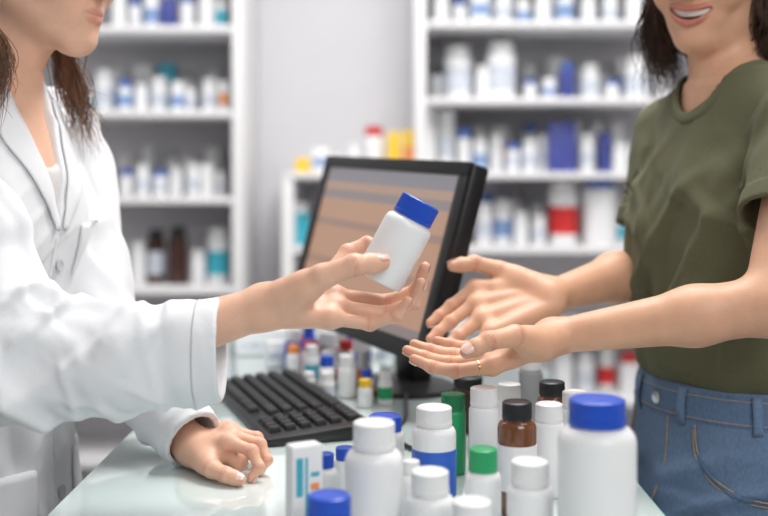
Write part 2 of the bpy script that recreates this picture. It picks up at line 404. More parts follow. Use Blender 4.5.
row('fourth shelf of right shelving', RZ[4], [(484,16,42,'b',W_,C_,'greylabel'),(502,19,44,'b',W_,C_,'bluelabel'),(521,15,33,'b',W_,C_,None),(539,14,30,'b',W_,C_,'greylabel'),(563,30,62,'b',W_,C_,'red'),(600,33,66,'b',W_,B_,None)], (470,622))
row('sixth shelf of right shelving', RZ[2], [(563,20,46,'b',W_,C_,None),(585,18,40,'b',W_,C_,'greylabel'),(606,18,44,'b',W_,C_,'red'),(629,20,40,'b',W_,'red',None)], (480,645))
row('top of the low shelving', RZ[5], [(303,14,14,'c','yellow',None,None),(321,16,24,'c','paper',None,'bluelabel'),(337,13,18,'b',W_,C_,None),(354,14,28,'b',W_,C_,'greylabel'),(374,21,46,'b',W_,'red',None),(394,13,40,'c','yellow',None,None),(409,12,42,'c','yellow',None,'orange')])
row('upper shelf of the low shelving', RZ[4], [(300,19,42,'b','teal',C_,None),(320,16,36,'b',W_,B_,None)])
row('middle shelf of the low shelving', RZ[3], [(300,20,40,'b',W_,C_,None),(322,18,36,'c','paper',None,'bluelabel')])
# taller stock showing behind the front rows
row('second left shelf back row', LZ[5], [], (110,222), (40,52), 3.80); row('third left shelf back row', LZ[4], [], (118,222), (38,50), 3.80)
row('top right shelf back row', RZ[7], [], (440,640), (34,46), 3.80)
row('second right shelf back row', RZ[6], [], (520,640), (36,50), 3.80); row('third right shelf back row', RZ[5], [], (472,630), (42,54), 3.80); row('fourth right shelf back row', RZ[4], [], (480,560), (44,56), 3.80)

# ------------------------------------------------------------------ counter
CX0, CX1, CY0, CY1 = -.345, .286, .45, 2.36
ct = tag(empty('counter', (0,1.4,0)), 'pale counter with frosted glass top between the two people', 'counter')
o_ = A(0,1.4,0)
boxobj('glass_top', A(CX0,CY0,CT-.012)-o_, A(CX1,CY1,CT)-o_, M['counter'], ct, .0015)
boxobj('glass_edge', A(CX1,CY0,CT-.011)-o_, A(CX1+.0025,CY1,CT-.001)-o_, M['glassedge'], ct, .0006)
boxobj('cabinet_body', A(CX0+.03,CY0+.02,.08)-o_, A(CX1-.03,CY1-.02,CT-.012)-o_, M['cabinet'], ct)
boxobj('plinth', A(CX0+.07,CY0+.05,0)-o_, A(CX1-.07,CY1-.05,.08)-o_, M['grey'], ct)
for k in range(4):
    y0 = CY0+.03+k*.47
    d = boxobj('cabinet_door', A(CX0+.012,y0,.1)-o_, A(CX0+.03,y0+.455,CT-.03)-o_, M['cabinet'], ct)
    obj('handle', MB().tube([A(CX0+.012,y0+.05,.80)-o_, A(CX0-.012,y0+.05,.80)-o_, A(CX0-.012,y0+.2,.80)-o_, A(CX0+.012,y0+.2,.80)-o_], .005, 8).mesh('handle'), M['steel'], d)

G = 'medicine bottles crowded on the counter'
def fg(px, yt, Y, r, cr, ch, bm, cm, lm, label, lab=(.18,.72)):
    h = CZ-(yt-180)/F*Y-CT
    bottle(label, ((px-384)/F*Y, Y, CT), r, h, cr, ch, bm, cm, lm, lab, 44, group=G)
fg(374,421,.98,.027,.0195,.024,W_,C_,None,'large plain white bottle with white cap beside the small carton')
fg(597,398,.95,.0347,.0254,.023,W_,B_,None,'biggest white bottle with blue cap at the counter edge')
fg(434,406,1.12,.0231,.0190,.019,W_,C_,'bluelabel','white bottle with white cap and broad blue label',(.1,.72))
fg(430,470,.96,.0223,.0172,.020,W_,C_,None,'short white bottle with white cap in front of the blue label bottle')
fg(411,460,1.035,.0125,.0085,.012,W_,C_,None,'tiny white bottle right of the large plain white bottle')
fg(453,393,1.25,.0150,.0142,.018,'green','darkgreen',None,'slim all green bottle behind the blue label bottle')
fg(483,448,1.02,.0174,.0137,.021,W_,'green',None,'white bottle with bright green cap')
fg(484,387,1.22,.0174,.0160,.020,W_,C_,None,'white bottle with white cap right of the slim green bottle')
fg(517,401,1.10,.0202,.0155,.0175,'amber','black','paper','amber glass bottle with black cap and white paper label',(.22,.74))
fg(530,460,.98,.0213,.0176,.021,W_,C_,'greylabel','short white bottle with white cap in front of the amber bottle',(.05,.3))
fg(549,403,1.16,.0163,.0150,.018,W_,C_,None,'white bottle with white cap right of the amber bottle')
fg(552,381,1.30,.0180,.0158,.016,'amber','black',None,'amber bottle with black cap at the back of the crowd')
fg(509,383,1.34,.0165,.0150,.018,W_,C_,None,'white bottle with white cap behind the labelled amber bottle')
fg(575,391,1.25,.0165,.0150,.018,W_,C_,None,'white bottle half hidden behind the biggest blue capped bottle')
fg(472,500,.91,.0205,.0170,.018,W_,C_,None,'low white bottle at the front, below the green capped bottle')
fg(385,415,1.21,.0220,.0190,.016,W_,B_,None,'white bottle with blue cap next to the keyboard corner')
fg(329,494,.92,.0240,.0190,.022,W_,B_,None,'short blue capped bottle at the front in front of the carton')
fg(325,453,1.05,.0130,.0090,.013,W_,B_,None,'tiny blue capped bottle behind the small carton')
fg(345,447,1.12,.0120,.0100,.012,W_,B_,None,'small blue capped bottle left of the large plain white bottle')
fg(468,376,1.46,.0230,.0200,.014,'brown','black',None,'low dark brown bottle behind the slim green bottle')
fg(531,356,1.50,.0170,.0150,.018,'grey',C_,None,'grey bottle with white cap under the open hands')
carton('small white carton with teal and orange print', P(304,553,.98)*A(1,1,0)+A(0,0,CT), .030, .017, .100, 'paper',
       [(.12,.34,.55,.9,'f','teal'),(.42,.5,.2,.9,'f','teal'),(.6,.88,.6,.66,'f','orange'),(.6,.88,.72,.76,'f','teal'),(.1,.4,.12,.2,'f','orange'),(.3,.7,.1,.9,'s','teal')], R(28))
G2 = 'small medicines between keyboard and monitor'
PL = []
def cl(px, yb, hpx, w, bm, cm, lm, label):
    Y = .343*F/(yb-180); s = Y/F; PL.append(((px-384)*s, Y, w/2*s))
    bottle(label, ((px-384)*s, Y, CT), w/2*s, hpx*s, w/2*s*.85, min(.02,hpx*s*.26), bm, cm, lm, n=24, group=G2)
def cc(px, yb, hpx, w, m, band, label, rz=0):
    Y = .343*F/(yb-180); s = Y/F; PL.append(((px-384)*s, Y, w*.6*s))
    carton(label, ((px-384)*s, Y, CT), w*s, w*s*.6, hpx*s, m, [(0,1,.3,.6,'f',band)] if band else [], R(rz), group=G2)
cl(293,368,38,17,'blue',C_,None,'small blue bottle leftmost in the clutter by the monitor')
cl(312,379,38,19,W_,'red',None,'small white bottle with red cap left in the monitor clutter')
cl(330,386,36,19,W_,C_,'red','small white bottle with red label in the monitor clutter')
cl(347,397,42,19,W_,C_,None,'small plain white bottle nearest the keyboard in the monitor clutter')
cl(327,400,28,15,W_,C_,'greylabel','low white bottle with grey label by the keyboard')
cl(346,376,36,17,W_,'red','bluelabel','small white bottle with red cap and blue label')
cl(309,363,38,14,'blue',B_,None,'slim all blue bottle at the back of the monitor clutter')
cl(365,407,28,15,W_,'yellow',None,'small white bottle with yellow cap by the monitor foot')
cl(363,387,36,15,W_,C_,'orange','small white bottle with orange label beside the monitor foot')
cc(328,369,36,18,'paper','red','small white carton with red band behind the red capped bottle', 10)
cc(364,371,34,18,'paper','bluelabel','small white carton with blue band under the monitor screen', -12)
cl(309,394,22,13,W_,C_,None,'lowest white pot at the keyboard side of the clutter')
cc(276,366,24,18,'paper','greylabel','small white carton at the far end of the keyboard', 15)
carton('plain white box on the far end of the counter', A(-.245,2.12,CT), .10, .07, .05, 'paper', [(.1,.9,.3,.5,'f','greylabel')], R(8))
KC = A(-.150,1.585); kang = R(-70.7)
combos = [(W_,B_,None),(W_,C_,'teal'),(W_,B_,'greylabel'),('red',C_,None),(W_,'orange',None),(W_,C_,'green'),(W_,'red','greylabel'),(W_,B_,'red'),(W_,'teal',None),('blue',C_,'greylabel'),(W_,B_,'orange'),(W_,'grey','greylabel'),(W_,'grey',None),(W_,'green',None)]
rc = random.Random(3); k_ = 0; tries = 0
while k_ < len(combos) and tries < 6000:
    tries += 1
    px = rc.uniform(270,390); yb = rc.uniform(350,411); Y = .343*F/(yb-180); s = Y/F; X = (px-384)*s; w = rc.uniform(12,17); r = w/2*s
    dx, dy = X-KC[0], Y-KC[1]; kx = dx*math.cos(kang)+dy*math.sin(kang); ky = -dx*math.sin(kang)+dy*math.cos(kang)
    if abs(kx) < .2085+r and abs(ky) < .0735+r: continue
    if ky < .07: continue
    if any(math.hypot(X-a,Y-b) < r+c+.0012 for a,b,c in PL): continue
    if math.hypot(X-.045, Y-1.79) < .108+r or math.hypot(X+.245, Y-2.12) < .075+r: continue
    b_,c_,l_ = combos[k_]
    cl(px, yb, rc.uniform(28,42), w, b_, c_, l_, 'small %s bottle, %s cap, %s, in the monitor clutter' % (CN[b_], CN[c_], (CN[l_]+' label') if l_ else 'no label')); k_ += 1

# ------------------------------------------------------------------ keyboard
kb = tag(empty('keyboard', (-.150,1.585,CT), (0,0,R(-70.7))), 'black computer keyboard on the counter below the monitor', 'keyboard')
kw, kd = .415, .145
def wedge(x0,x1,y0,y1,z0a,z0b):
    m = MB(); m.v = [A(x0,y0,0),A(x1,y0,0),A(x1,y1,0),A(x0,y1,0),A(x0,y0,z0a),A(x1,y0,z0a),A(x1,y1,z0b),A(x0,y1,z0b)]
    m.f = [(3,2,1,0),(4,5,6,7),(0,1,5,4),(1,2,6,5),(2,3,7,6),(3,0,4,7)]; return m
obj('base', wedge(-kw/2,kw/2,-kd/2,kd/2,.011,.022).mesh('keyboard_base', bevel=.003), M['black'], kb)
tl = math.atan2(.011, kd)
def keycap(w):
    m = MB(); h = .0075; d = .0158; a = .0018
    m.v = [A(-w/2,-d/2,0),A(w/2,-d/2,0),A(w/2,d/2,0),A(-w/2,d/2,0),A(-w/2+a,-d/2+a,h),A(w/2-a,-d/2+a,h),A(w/2-a,d/2-a,h),A(-w/2+a,d/2-a,h)]
    m.f = [(3,2,1,0),(4,5,6,7),(0,1,5,4),(1,2,6,5),(2,3,7,6),(3,0,4,7)]
    return m.mesh('keycap', bevel=.0008)
KM = {}
for r_ in range(6):
    y = -kd/2+.018+r_*.0208+(.004 if r_ == 5 else 0)
    x = -kw/2+.012
    ws = [.0172]*15
    if r_ == 0: ws = [.022,.0172,.022,.112,.022,.0172,.022]
    elif r_ == 1: ws = [.04]+[.0172]*10+[.0435]
    elif r_ == 2: ws = [.031]+[.0172]*11+[.034]
    elif r_ == 3: ws = [.0265]+[.0172]*12+[.022]
    elif r_ == 4: ws = [.0172]*13+[.036]
    for w in ws+[None]+[.0172]*4:
        if w is None: x = -kw/2+.314; continue
        if x+w > kw/2-.006: break
        k = round(w,4)
        if k not in KM: KM[k] = keycap(w)
        z = .011+(y+kd/2)/kd*.011-.0006
        obj('key', KM[k], M['keyblack'], kb, (x+w/2,y,z), (tl,0,0)); x += w+.0022
# ------------------------------------------------------------------ monitor
mo = tag(empty('computer_monitor', (.03,1.765,CT), (0,0,R(-62.4))), 'black widescreen computer monitor on the counter, screen turned to the lab coat', 'monitor')
rz = R(-62.4)
off = A(-.0215-.03, 1.733-1.765, 0); lx = off[0]*math.cos(rz)+off[1]*math.sin(rz); ly = -off[0]*math.sin(rz)+off[1]*math.cos(rz)
ml = (lx, ly, 1.184-CT)
mrot = (R(-15),R(2.2),0)
hw, hh = .246, .148; bz = .021
sh = MB().box((-hw,.0,-hh), (hw,.03,hh)).mesh('housing', bevel=.006)
obj('housing', sh, M['black'], mo, ml, mrot)
bk = MB(); bk.v = [A(-.2,.029,-.11),A(.2,.029,-.11),A(.2,.029,.12),A(-.2,.029,.12),A(-.14,.06,-.07),A(.14,.06,-.07),A(.14,.06,.07),A(-.14,.06,.07)]
bk.f = [(0,1,2,3),(7,6,5,4),(1,0,4,5),(2,1,5,6),(3,2,6,7),(0,3,7,4)]
obj('back_cover', bk.mesh('back_cover', bevel=.004), M['black'], mo, ml, mrot)
fr = MB()
for lo,hi in (((-hw,-.008,-hh),(hw,.002,-hh+bz+.006)),((-hw,-.008,hh-bz),(hw,.002,hh)),((-hw,-.008,-hh+bz+.006),(-hw+bz,.002,hh-bz)),((hw-bz,-.008,-hh+bz+.006),(hw,.002,hh-bz))): fr.box(lo,hi)
obj('bezel', fr.mesh('bezel', bevel=.0015), M['black'], mo, ml, mrot)
def screen_mat():
    m = bpy.data.materials.new('lit_screen'); m.use_nodes = True; nt = m.node_tree; b = nt.nodes['Principled BSDF']
    tc = nt.nodes.new('ShaderNodeTexCoord'); sp = nt.nodes.new('ShaderNodeSeparateXYZ'); nt.links.new(tc.outputs['Generated'], sp.inputs[0])
    r = nt.nodes.new('ShaderNodeValToRGB'); r.color_ramp.interpolation = 'CONSTANT'
    stops = [(0,(.34,.27,.26)),(.06,(.66,.37,.235)),(.30,(.52,.30,.20)),(.36,(.67,.38,.24)),(.58,(.47,.30,.235)),(.63,(.66,.39,.26)),(.78,(.38,.32,.32)),(.84,(.60,.40,.30)),(.90,(.35,.33,.36))]
    e = r.color_ramp.elements; e[0].position = 0; e[0].color = (*stops[0][1],1); e[1].position = stops[1][0]; e[1].color = (*stops[1][1],1)
    for p_,c_ in stops[2:]:
        q = e.new(p_); q.color = (*c_,1)
    nt.links.new(sp.outputs['Z'], r.inputs['Fac'])
    nt.links.new(r.outputs['Color'], b.inputs['Emission Color']); b.inputs['Emission Strength'].default_value = .64
    b.inputs['Base Color'].default_value = (.03,.03,.035,1); b.inputs['Roughness'].default_value = .35
    return m
obj('screen', MB().box((-hw+bz,-.0035,-hh+bz+.006),(hw-bz,.0005,hh-bz)).mesh('screen', smooth=0), screen_mat(), mo, ml, mrot)
obj('stand_neck', MB().box((-.035,-.012,.012),(.035,.022,.235)).mesh('stand_neck', bevel=.006), M['black'], mo, (lx*.55,ly+.075,0))
bs = MB().lathe([(.02,0),(.098,0),(.102,.003),(.1,.008),(.06,.014),(.02,.016)], 48)
for i,v in enumerate(bs.v): bs.v[i] = A(v[0], v[1]*.8, v[2])
obj('stand_base', bs.mesh('stand_base'), M['black'], mo, (lx*.55,ly+.06,0))
def spline(pts, n=12):
    pts = [np.asarray(p,float) for p in pts]; out = []
    for i in range(len(pts)-1):
        p0 = pts[max(i-1,0)]; p1 = pts[i]; p2 = pts[i+1]; p3 = pts[min(i+2,len(pts)-1)]
        for k in range(n):
            t = k/n; out.append(.5*((2*p1)+(-p0+p2)*t+(2*p0-5*p1+4*p2-p3)*t*t+(-p0+3*p1-3*p2+p3)*t**3))
    out.append(pts[-1]); return out
cz = CT+.0035
cab = spline([A(.035,1.66,cz+.006),A(.03,1.52,cz),A(.012,1.42,cz),A(.045,1.34,cz),A(.085,1.40,cz),A(.12,1.55,cz),A(.16,1.8,cz),A(.2,2.1,cz)])
tag(obj('cable', MB().tube(cab, .003, 8).mesh('cable'), M['black']), 'black cable looping on the counter in front of the monitor foot', 'cable')

# ------------------------------------------------------------------ hands, heads
FR = [.0087,.0076,.0068,.0056]
def hand_fn(W, Wr, fingers, thumb, fs=1.0, palm_r=(.0148,.0104), fill=(), ts=1.0):
    Ms = np.array([f[0] for f in fingers]); mean = Ms.mean(0)
    fr_ = [x*fs for x in FR]; tr = [x*fs*ts for x in (.0165,.0115,.0096,.0073)]
    def fn(p):
        palm = None
        for i in range(4):
            Wi = W+(Ms[i]-mean)*.45
            d = seg(p, Wi, Ms[i], palm_r[0]*fs, palm_r[1]*fs); palm = d if palm is None else smin(palm, d, .008)
        for i in range(4): palm = smin(palm, np.sqrt(((p-Ms[i].astype(np.float32))**2).sum(-1))-.0112*fs, .004)
        for i in range(3): palm = smin(palm, seg(p, Ms[i]*.95+W*.05, Ms[i+1]*.95+W*.05, .0088*fs, .0088*fs), .008)
        palm = smin(palm, seg(p, W, W*.5+thumb[0]*.5, Wr, .017*fs), .012)
        palm = smin(palm, seg(p, W*.4+thumb[0]*.6, thumb[0]*.5+thumb[1]*.5, .0165*fs, .0145*fs), .012)
        palm = smin(palm, seg(p, thumb[0]*.7+thumb[1]*.3, Ms[0]*.70+W*.30, .011*fs, .010*fs), .010)
        for c_,r_ in fill: palm = smin(palm, seg(p, c_, c_+1e-4, r_, r_), .012)
        palm = smin(palm, seg(p, thumb[0], thumb[1], tr[0], tr[1]), .010)
        out = palm
        for f in fingers:
            g = None; sc_ = .86 if f is fingers[3] else 1.
            for a in range(3):
                d = seg(p, f[a], f[a+1], fr_[a]*sc_, fr_[a+1]*sc_); g = d if g is None else smin(g, d, .002)
            for a,kk in ((1,1.15),(2,1.11)): g = smin(g, np.sqrt(((p-f[a].astype(np.float32))**2).sum(-1))-fr_[a]*sc_*kk, .003)
            out = np.minimum(out, smin(palm, g, .005))
        t = smin(seg(p, thumb[1], thumb[2], tr[1], tr[2]*.96), seg(p, thumb[2], thumb[3], tr[2]*.97, tr[3]), .002)
        t = smin(t, ell(p, thumb[2]*.4+thumb[3]*.6, (tr[2]*1.03,)*3), .004)
        t = smin(t, ell(p, thumb[2], (tr[2]*1.10,)*3), .003)
        return np.minimum(out, smin(palm, t, .004))
    pts = np.concatenate([np.array([W]), np.concatenate([np.array(f) for f in fingers]), np.array(thumb)])
    return fn, pts.min(0)-.03, pts.max(0)+.03
def nail(mb, dip, tip, dorsal, r0, r1, wid, ln):
    L = np.linalg.norm(tip-dip); d = (tip-dip)/L; n = unit(dorsal-d*(dorsal@d)); s = np.cross(d, n); g = []
    for i in range(9):
        u = -1+2*i/8; row_ = []
        ww = wid*(1-abs(u)**5*.7)*(1-.10*u)
        t = u*ln-.0005
        r = r1+(r0-r1)*min(1,max(0,-t/L)); drop = .0015*max(0,u)**2
        for j in range(7):
            ph = (j-3)/3*ww/r
            row_.append(tip+d*t+(r+.0010-drop)*(math.sin(ph)*s+math.cos(ph)*n))
        g.append(row_)
    mb.grid(g)
def dors(f, hint=None):
    o = f[2]-(f[1]+f[3])/2
    if hint is not None: o = unit(hint)+o*20
    return o
class Head:
    def __init__(s, C, f, s_=.95, roll=0):
        s.C = np.asarray(C,float); s.f = unit(f); s.l = unit(np.cross(A(0,0,1), s.f)); s.u = np.cross(s.f, s.l); s.s = s_
        if roll:
            l = s.l*math.cos(roll)+s.u*math.sin(roll); s.u = np.cross(s.f, l); s.l = l
        s.ax = np.array([s.f,s.l,s.u])
    def w(s, x,y,z): return s.C+s.s*(x*s.f+y*s.l+z*s.u)
SX = lambda y: .0885-.0135*(y/.032)**2
SU = lambda y: -.0622+.0070*(y/.032)**2
SL = lambda y: -.0738+.0186*(y/.032)**2
def build_head(fd, H, smile):
    s = H.s; w = H.w
    def E(c, r, k, sub=False): fd.ell(w(*c), [q*s for q in r], H.ax, k, sub)
    def Cn(a,b,ra,rb,k): fd.cone(w(*a), w(*b), ra*s, rb*s, k)
    E((-.012,0,.035),(.098,.076,.085),.02); E((.025,0,-.022),(.058,.060,.088),.03)
    for g in (-1,1):
        Cn((-.012,g*.047,-.052),(.058,g*.014,-.098),.022,.017,.025)
        E((.050,g*.038,-.026 if not smile else -.024),(.026,.024,.026),.022)
        Cn((.076,g*.042,.026),(.082,g*.012,.026),.010,.010,.016)
        E((-.012,g*.076,-.008),(.019,.007,.03),.006)
    E((.066,0,-.100),(.019,.019,.017),.02)
    if smile: E((.063,0,-.067),(.0225,.040,.022),.018)
    else: E((.064,0,-.066),(.0225,.030,.022),.016)
    Cn((.083,0,.014),(.105,0,-.028),.008,.0102,.010)
    for g in (-1,1): E((.092,g*.0115,-.035),(.010,.0072,.0068),.006); E((.094,g*.033,.006),(.015,.015,.010),.010,True)
    for g in (-1,1): E((.0985,g*.0055,-.0425),(.005,.0028,.003),.002,True)
    if smile:
        for g in (-1,1): E((.062,g*.043,-.040),(.018,.016,.018),.014)
        ys = np.linspace(-.029,.029,23)
        mids = [((SU(y)+SL(y))/2, max(.0012,(SU(y)-SL(y))/2)) for y in ys]
        def slot(p):
            d = None
            for y,(m,h) in zip(ys,mids):
                q = seg(p, w(SX(y)-.010,y,m), w(SX(y)+.02,y,m), h*s, h*s); d = q if d is None else np.minimum(d,q)
            return d
        yy = [0,.008,.016,.024,.032]
        up = [(SX(y)-.0002,y,SU(y)+.0032-.0008*(y < .004)) for y in yy]; rr = [.0040,.0042,.0038,.0029,.0016]
        lo = [(SX(y)-.0004,y,SL(y)-.0044+.0020*(y/.032)) for y in yy]; rl = [.0054,.0051,.0043,.0030,.0016]
    else:
        up = [(.0866,0,-.0608),(.0850,.009,-.0600),(.0785,.0195,-.0630),(.0718,.0255,-.0640)]
        lo = [(.0855,0,-.0710),(.0830,.010,-.0705),(.0766,.0195,-.0673),(.0718,.0255,-.0647)]; rr = [.0035,.0038,.0028,.0014]; rl = [.0048,.0046,.0031,.0014]
    segs = []
    for L,rd in ((up,rr),(lo,rl)):
        for g in (-1,1):
            for i in range(len(L)-1):
                a = L[i]; b = L[i+1]; a = (a[0],a[1]*g,a[2]); b = (b[0],b[1]*g,b[2])
                segs.append((w(*a), w(*b), rd[i]*s, rd[i+1]*s)); fd.cone(w(*a), w(*b), rd[i]*s, rd[i+1]*s, .003)
    if smile:      # open the mouth after the lips are on
        c0 = w(.09,0,-.067); fd.sub(slot, c0-.045, c0+.045, .0015)
    def lip(p):
        d = None
        for a,b,ra,rb in segs:
            q = seg(p,a,b,ra,rb); d = q if d is None else np.minimum(d,q)
        return np.clip(1-(d-.0004)/.0018, 0, 1)
    return lip
def sphere_mesh(name, r, off=(0,0,0)):
    pr = [(max(r*math.sin(math.pi*i/14),.0001), -r*math.cos(math.pi*i/14)) for i in range(15)]
    m = MB().lathe(pr, 24); m.v = [v+np.asarray(off) for v in m.v]; return m.mesh(name)
def tipmask(tips, hands=()):
    def f(p):
        m = np.zeros(len(p), np.float32)
        for t,rad,amt in tips:
            d2 = ((p-np.asarray(t,np.float32))**2).sum(-1); m = np.maximum(m, amt*np.exp(-d2/(rad*rad)))
        for fingers,thumb in hands:
            for ch in list(fingers)+[thumb]:
                for a in (1,2):
                    c = ch[a].astype(np.float32); ax = unit(unit(ch[a]-ch[a-1])+unit(ch[a+1]-ch[a])).astype(np.float32)
                    q = p-c; t = q@ax; rr = np.sqrt(np.maximum((q*q).sum(-1)-t*t,0))
                    for o_s in (-.0016,.0016): m = np.maximum(m, .45*np.exp(-((t-o_s)/.0011)**2)*(rr < .0135))
        return m
    return f
def strands(mb, H, starts, end_fn, n, rad, wave, seed):
    rg = np.random.default_rng(seed)
    for i in range(n):
        s0 = starts(rg); e, mid = end_fn(rg, s0); pts = [s0]+mid+[e]
        sp = spline(pts, 7); ph = rg.random()*6.3; fr_ = 5+rg.random()*4; k = len(sp); out = []
        for j,q in enumerate(sp):
            t = j/(k-1); out.append(q+wave*t*A(math.sin(ph+fr_*t), math.cos(ph*1.3+fr_*t), 0))
        r0 = rad*(.5+.8*rg.random())
        rr = [r0*(.7+.3*math.sin(math.pi*min(1,j/(k-1)*1.2)))*(1-(j/(k-1))**4*.85) for j in range(k)]
        mb.tube(out, rr, 5)
def nails(fset, thumb, thint, parent, off_, hint=None, fs=1., ts=1.):
    for i,f in enumerate(fset):
        k = fs*(.86 if i == 3 else 1)
        m = MB(); nail(m, f[2], f[3], dors(f,hint), FR[2]*k, FR[3]*k, .0043*k, .0050*k); obj('fingernail', m.mesh('fingernail', off_, smooth=80), M['nail'], parent)
    k = fs*ts
    m = MB(); nail(m, thumb[2], thumb[3], A(*thint), .0104*k, .0077*k, .0059*k, .0066*k); obj('fingernail', m.mesh('fingernail', off_, smooth=80), M['nail'], parent)

# ================================================================== PHARMACIST
pf = A(math.cos(R(12)), -math.sin(R(12)), 0); pl = A(math.sin(R(12)), math.cos(R(12)), 0); pO = A(-.530,1.36,0); LEAN = .07
root1 = tag(empty('person', (pO[0],pO[1],0)), 'person in a white lab coat holding out a white blue-capped bottle', 'person')
off1 = A(pO[0],pO[1],0)
BT = [(.80,.165,.115,0),(.88,.168,.118,0),(.96,.15,.105,0),(1.04,.125,.09,0),(1.12,.125,.09,0),(1.22,.135,.10,0),(1.30,.14,.095,0),(1.36,.12,.075,-.005),(1.41,.06,.055,-.01)]
S_r = pO-pl*.165+pf*(LEAN*.36)+A(0,0,1.352); S_l = pO+pl*.165+pf*(LEAN*.36)+A(0,0,1.352)
E_r = P(14,372,1.105); W_r = P(266,307,1.132)
E_l = P(96,345,1.42); W_l = P(194,448,1.27)
fd = Field((-.70,1.02,.925), (.07,1.62,1.72), .0021)
fd.add(loft(pO,pf,pl,BT,lean=LEAN), (-.72,1.1,.925), (-.3,1.62,1.41), .01)
nb = pO+pf*(LEAN*.4-.005)+A(0,0,1.385)
for g in (-1,1):
    fd.cone(nb+pl*.03*g+A(0,0,.01), pO+pf*(LEAN*.36)+pl*g*.15+A(0,0,1.355), .045, .042, .03)
H1 = Head((-.419,1.345,1.574), (.92,-.335,-.22), .95)
fd.cone(H1.w(-.02,0,-.055), nb, .047, .050, .03)
E_m = E_r*.62+W_r*.38+A(0,0,-.006)
for a,b,ra,rb in ((S_r,E_r,.044,.035),(E_r,E_m,.033,.033),(E_m,W_r,.033,.0218),(S_l,E_l,.044,.036),(E_l,E_l*.65+W_l*.35,.034,.034),(E_l*.65+W_l*.35,W_l,.034,.0210)): fd.cone(a,b,ra,rb,.015)
lip1 = build_head(fd, H1, False)
FSA = 1.06; TSA = 1.10
fi = [[P(322,284,1.166),P(347,252,1.192),P(367,243,1.198),P(386,250,1.190)],
      [P(335,296,1.162),P(388,302,1.182),P(416,290,1.175),P(425,267,1.159)],
      [P(338,308,1.146),P(386,314,1.160),P(413,303,1.150),P(421,283,1.141)],
      [P(331,318,1.126),P(370,324,1.134),P(396,316,1.128),P(408,301,1.122)]]
th = [P(290,296,1.118),P(322,277,1.100),P(354,265,1.098),P(382,263,1.1125)]
fn, lo, hi = hand_fn(W_r, .0205, fi, th, FSA, ts=TSA); fd.add(fn, lo, hi, .012)
lf = [[P(229,442,1.235),P(252,451,1.222),P(259,467,1.214),P(251,479,1.209)],
      [P(233,436,1.259),P(260,444,1.248),P(267,460,1.240),P(259,472,1.235)],
      [P(231,431,1.283),P(257,438,1.276),P(264,453,1.269),P(257,464,1.264)],
      [P(226,429,1.304),P(246,435,1.300),P(252,447,1.294),P(246,457,1.289)]]
lt = [P(203,456,1.243),P(212,469,1.212),P(226,475,1.197),P(240,480,1.192)]
fn, lo, hi = hand_fn(W_l, .0198, lf, lt, .90, fill=((P(226,452,1.25),.013),(P(239,462,1.243),.0110),(P(240,452,1.275),.012))); fd.add(fn, lo, hi, .012)
tips1 = [(f[3],.011,.24) for f in fi+lf]+[(th[3],.012,.20),(lt[3],.012,.20)]+[(f[1],.010,.20) for f in fi+lf]+[(f[0],.011,.18) for f in lf]+[(H1.w(.06,g*.04,-.03),.025,.2) for g in (-1,1)]
tm = tipmask(tips1, ((fi,th),(lf,lt)))
body1 = obj('body', fd.mesh('body', off1, lambda v: np.maximum(lip1(v)*.62, tm(v))), M['skinA'], root1)
nails(fi, th, (-.15,-.45,.85), body1, off1, None, FSA, TSA); nails(lf, lt, (-.1,-.5,.8), body1, off1, None, .90)
for g in (-1,1):
    e = obj('eyeball', sphere_mesh('eyeball', .0118, H1.w(.071,g*.033,.006)-off1), M['eye'], root1)
    obj('iris', sphere_mesh('iris', .006, H1.w(.0775,g*.033,.003)-off1), M['iris'], e)
    obj('eyebrow', MB().tube([H1.w(.086,g*.014,.027),H1.w(.085,g*.032,.034),H1.w(.070,g*.052,.029)], [.0025,.003,.0012], 6).mesh('eyebrow', off1), M['hairbrown'], root1)
fh = Field(H1.C-.17, H1.C+.17, .003)
fh.ell(H1.w(-.014,0,.038), [.106*.95,.084*.95,.092*.95], H1.ax, .01)
fh.ell(H1.w(-.06,0,-.04), [.055,.075,.075], H1.ax, .03)
fh.ell(H1.w(.10,0,-.035), [.085,.066,.092], H1.ax, .01, True)
hair1 = obj('hair', fh.mesh('hair', off1), M['hairbrown'], root1)
mb = MB()
def st_far(rg): return H1.w(-.035+.03*rg.random(), .070+.010*rg.random(), .0+.05*rg.random())
def en_far(rg, s0):
    e = P(88+rg.normal()*10, 130+rg.normal()*16, 1.43+rg.normal()*.01); return e, [H1.w(-.028+.012*rg.normal(),.074,-.08), P(74+rg.normal()*7,92+rg.normal()*6,1.42)]
strands(mb, H1, st_far, en_far, 220, .0007, .011, 3)
def st_near(rg): return H1.w(-.07+.04*rg.random(), -.075, .0+.05*rg.random())
def en_near(rg, s0):
    e = P(-10+rg.normal()*9, 98+rg.normal()*16, 1.256); return e, [H1.w(-.065+.012*rg.normal(),-.083,-.06), P(-3+rg.normal()*7,58+rg.normal()*6,1.260)]
strands(mb, H1, st_near, en_near, 220, .0007, .011, 5)
obj('loose_strands', mb.mesh('loose_strands', off1, smooth=80), M['hairbrown'], hair1)
fi_ = Field((-.72,1.15,1.12), (-.32,1.57,1.36), .004)
fi_.add(loft(pO,pf,pl,BT,lean=LEAN,extra=.005), (-.72,1.15,1.13), (-.32,1.57,1.352), .003)
fi_.sub(lambda p: seg(p, pO+pf*(LEAN*.34+.10)+A(0,0,1.352), pO+pf*(LEAN*.34+.10)+A(0,0,1.40), .045, .06), (-.6,1.2,1.29), (-.3,1.5,1.37), .004)
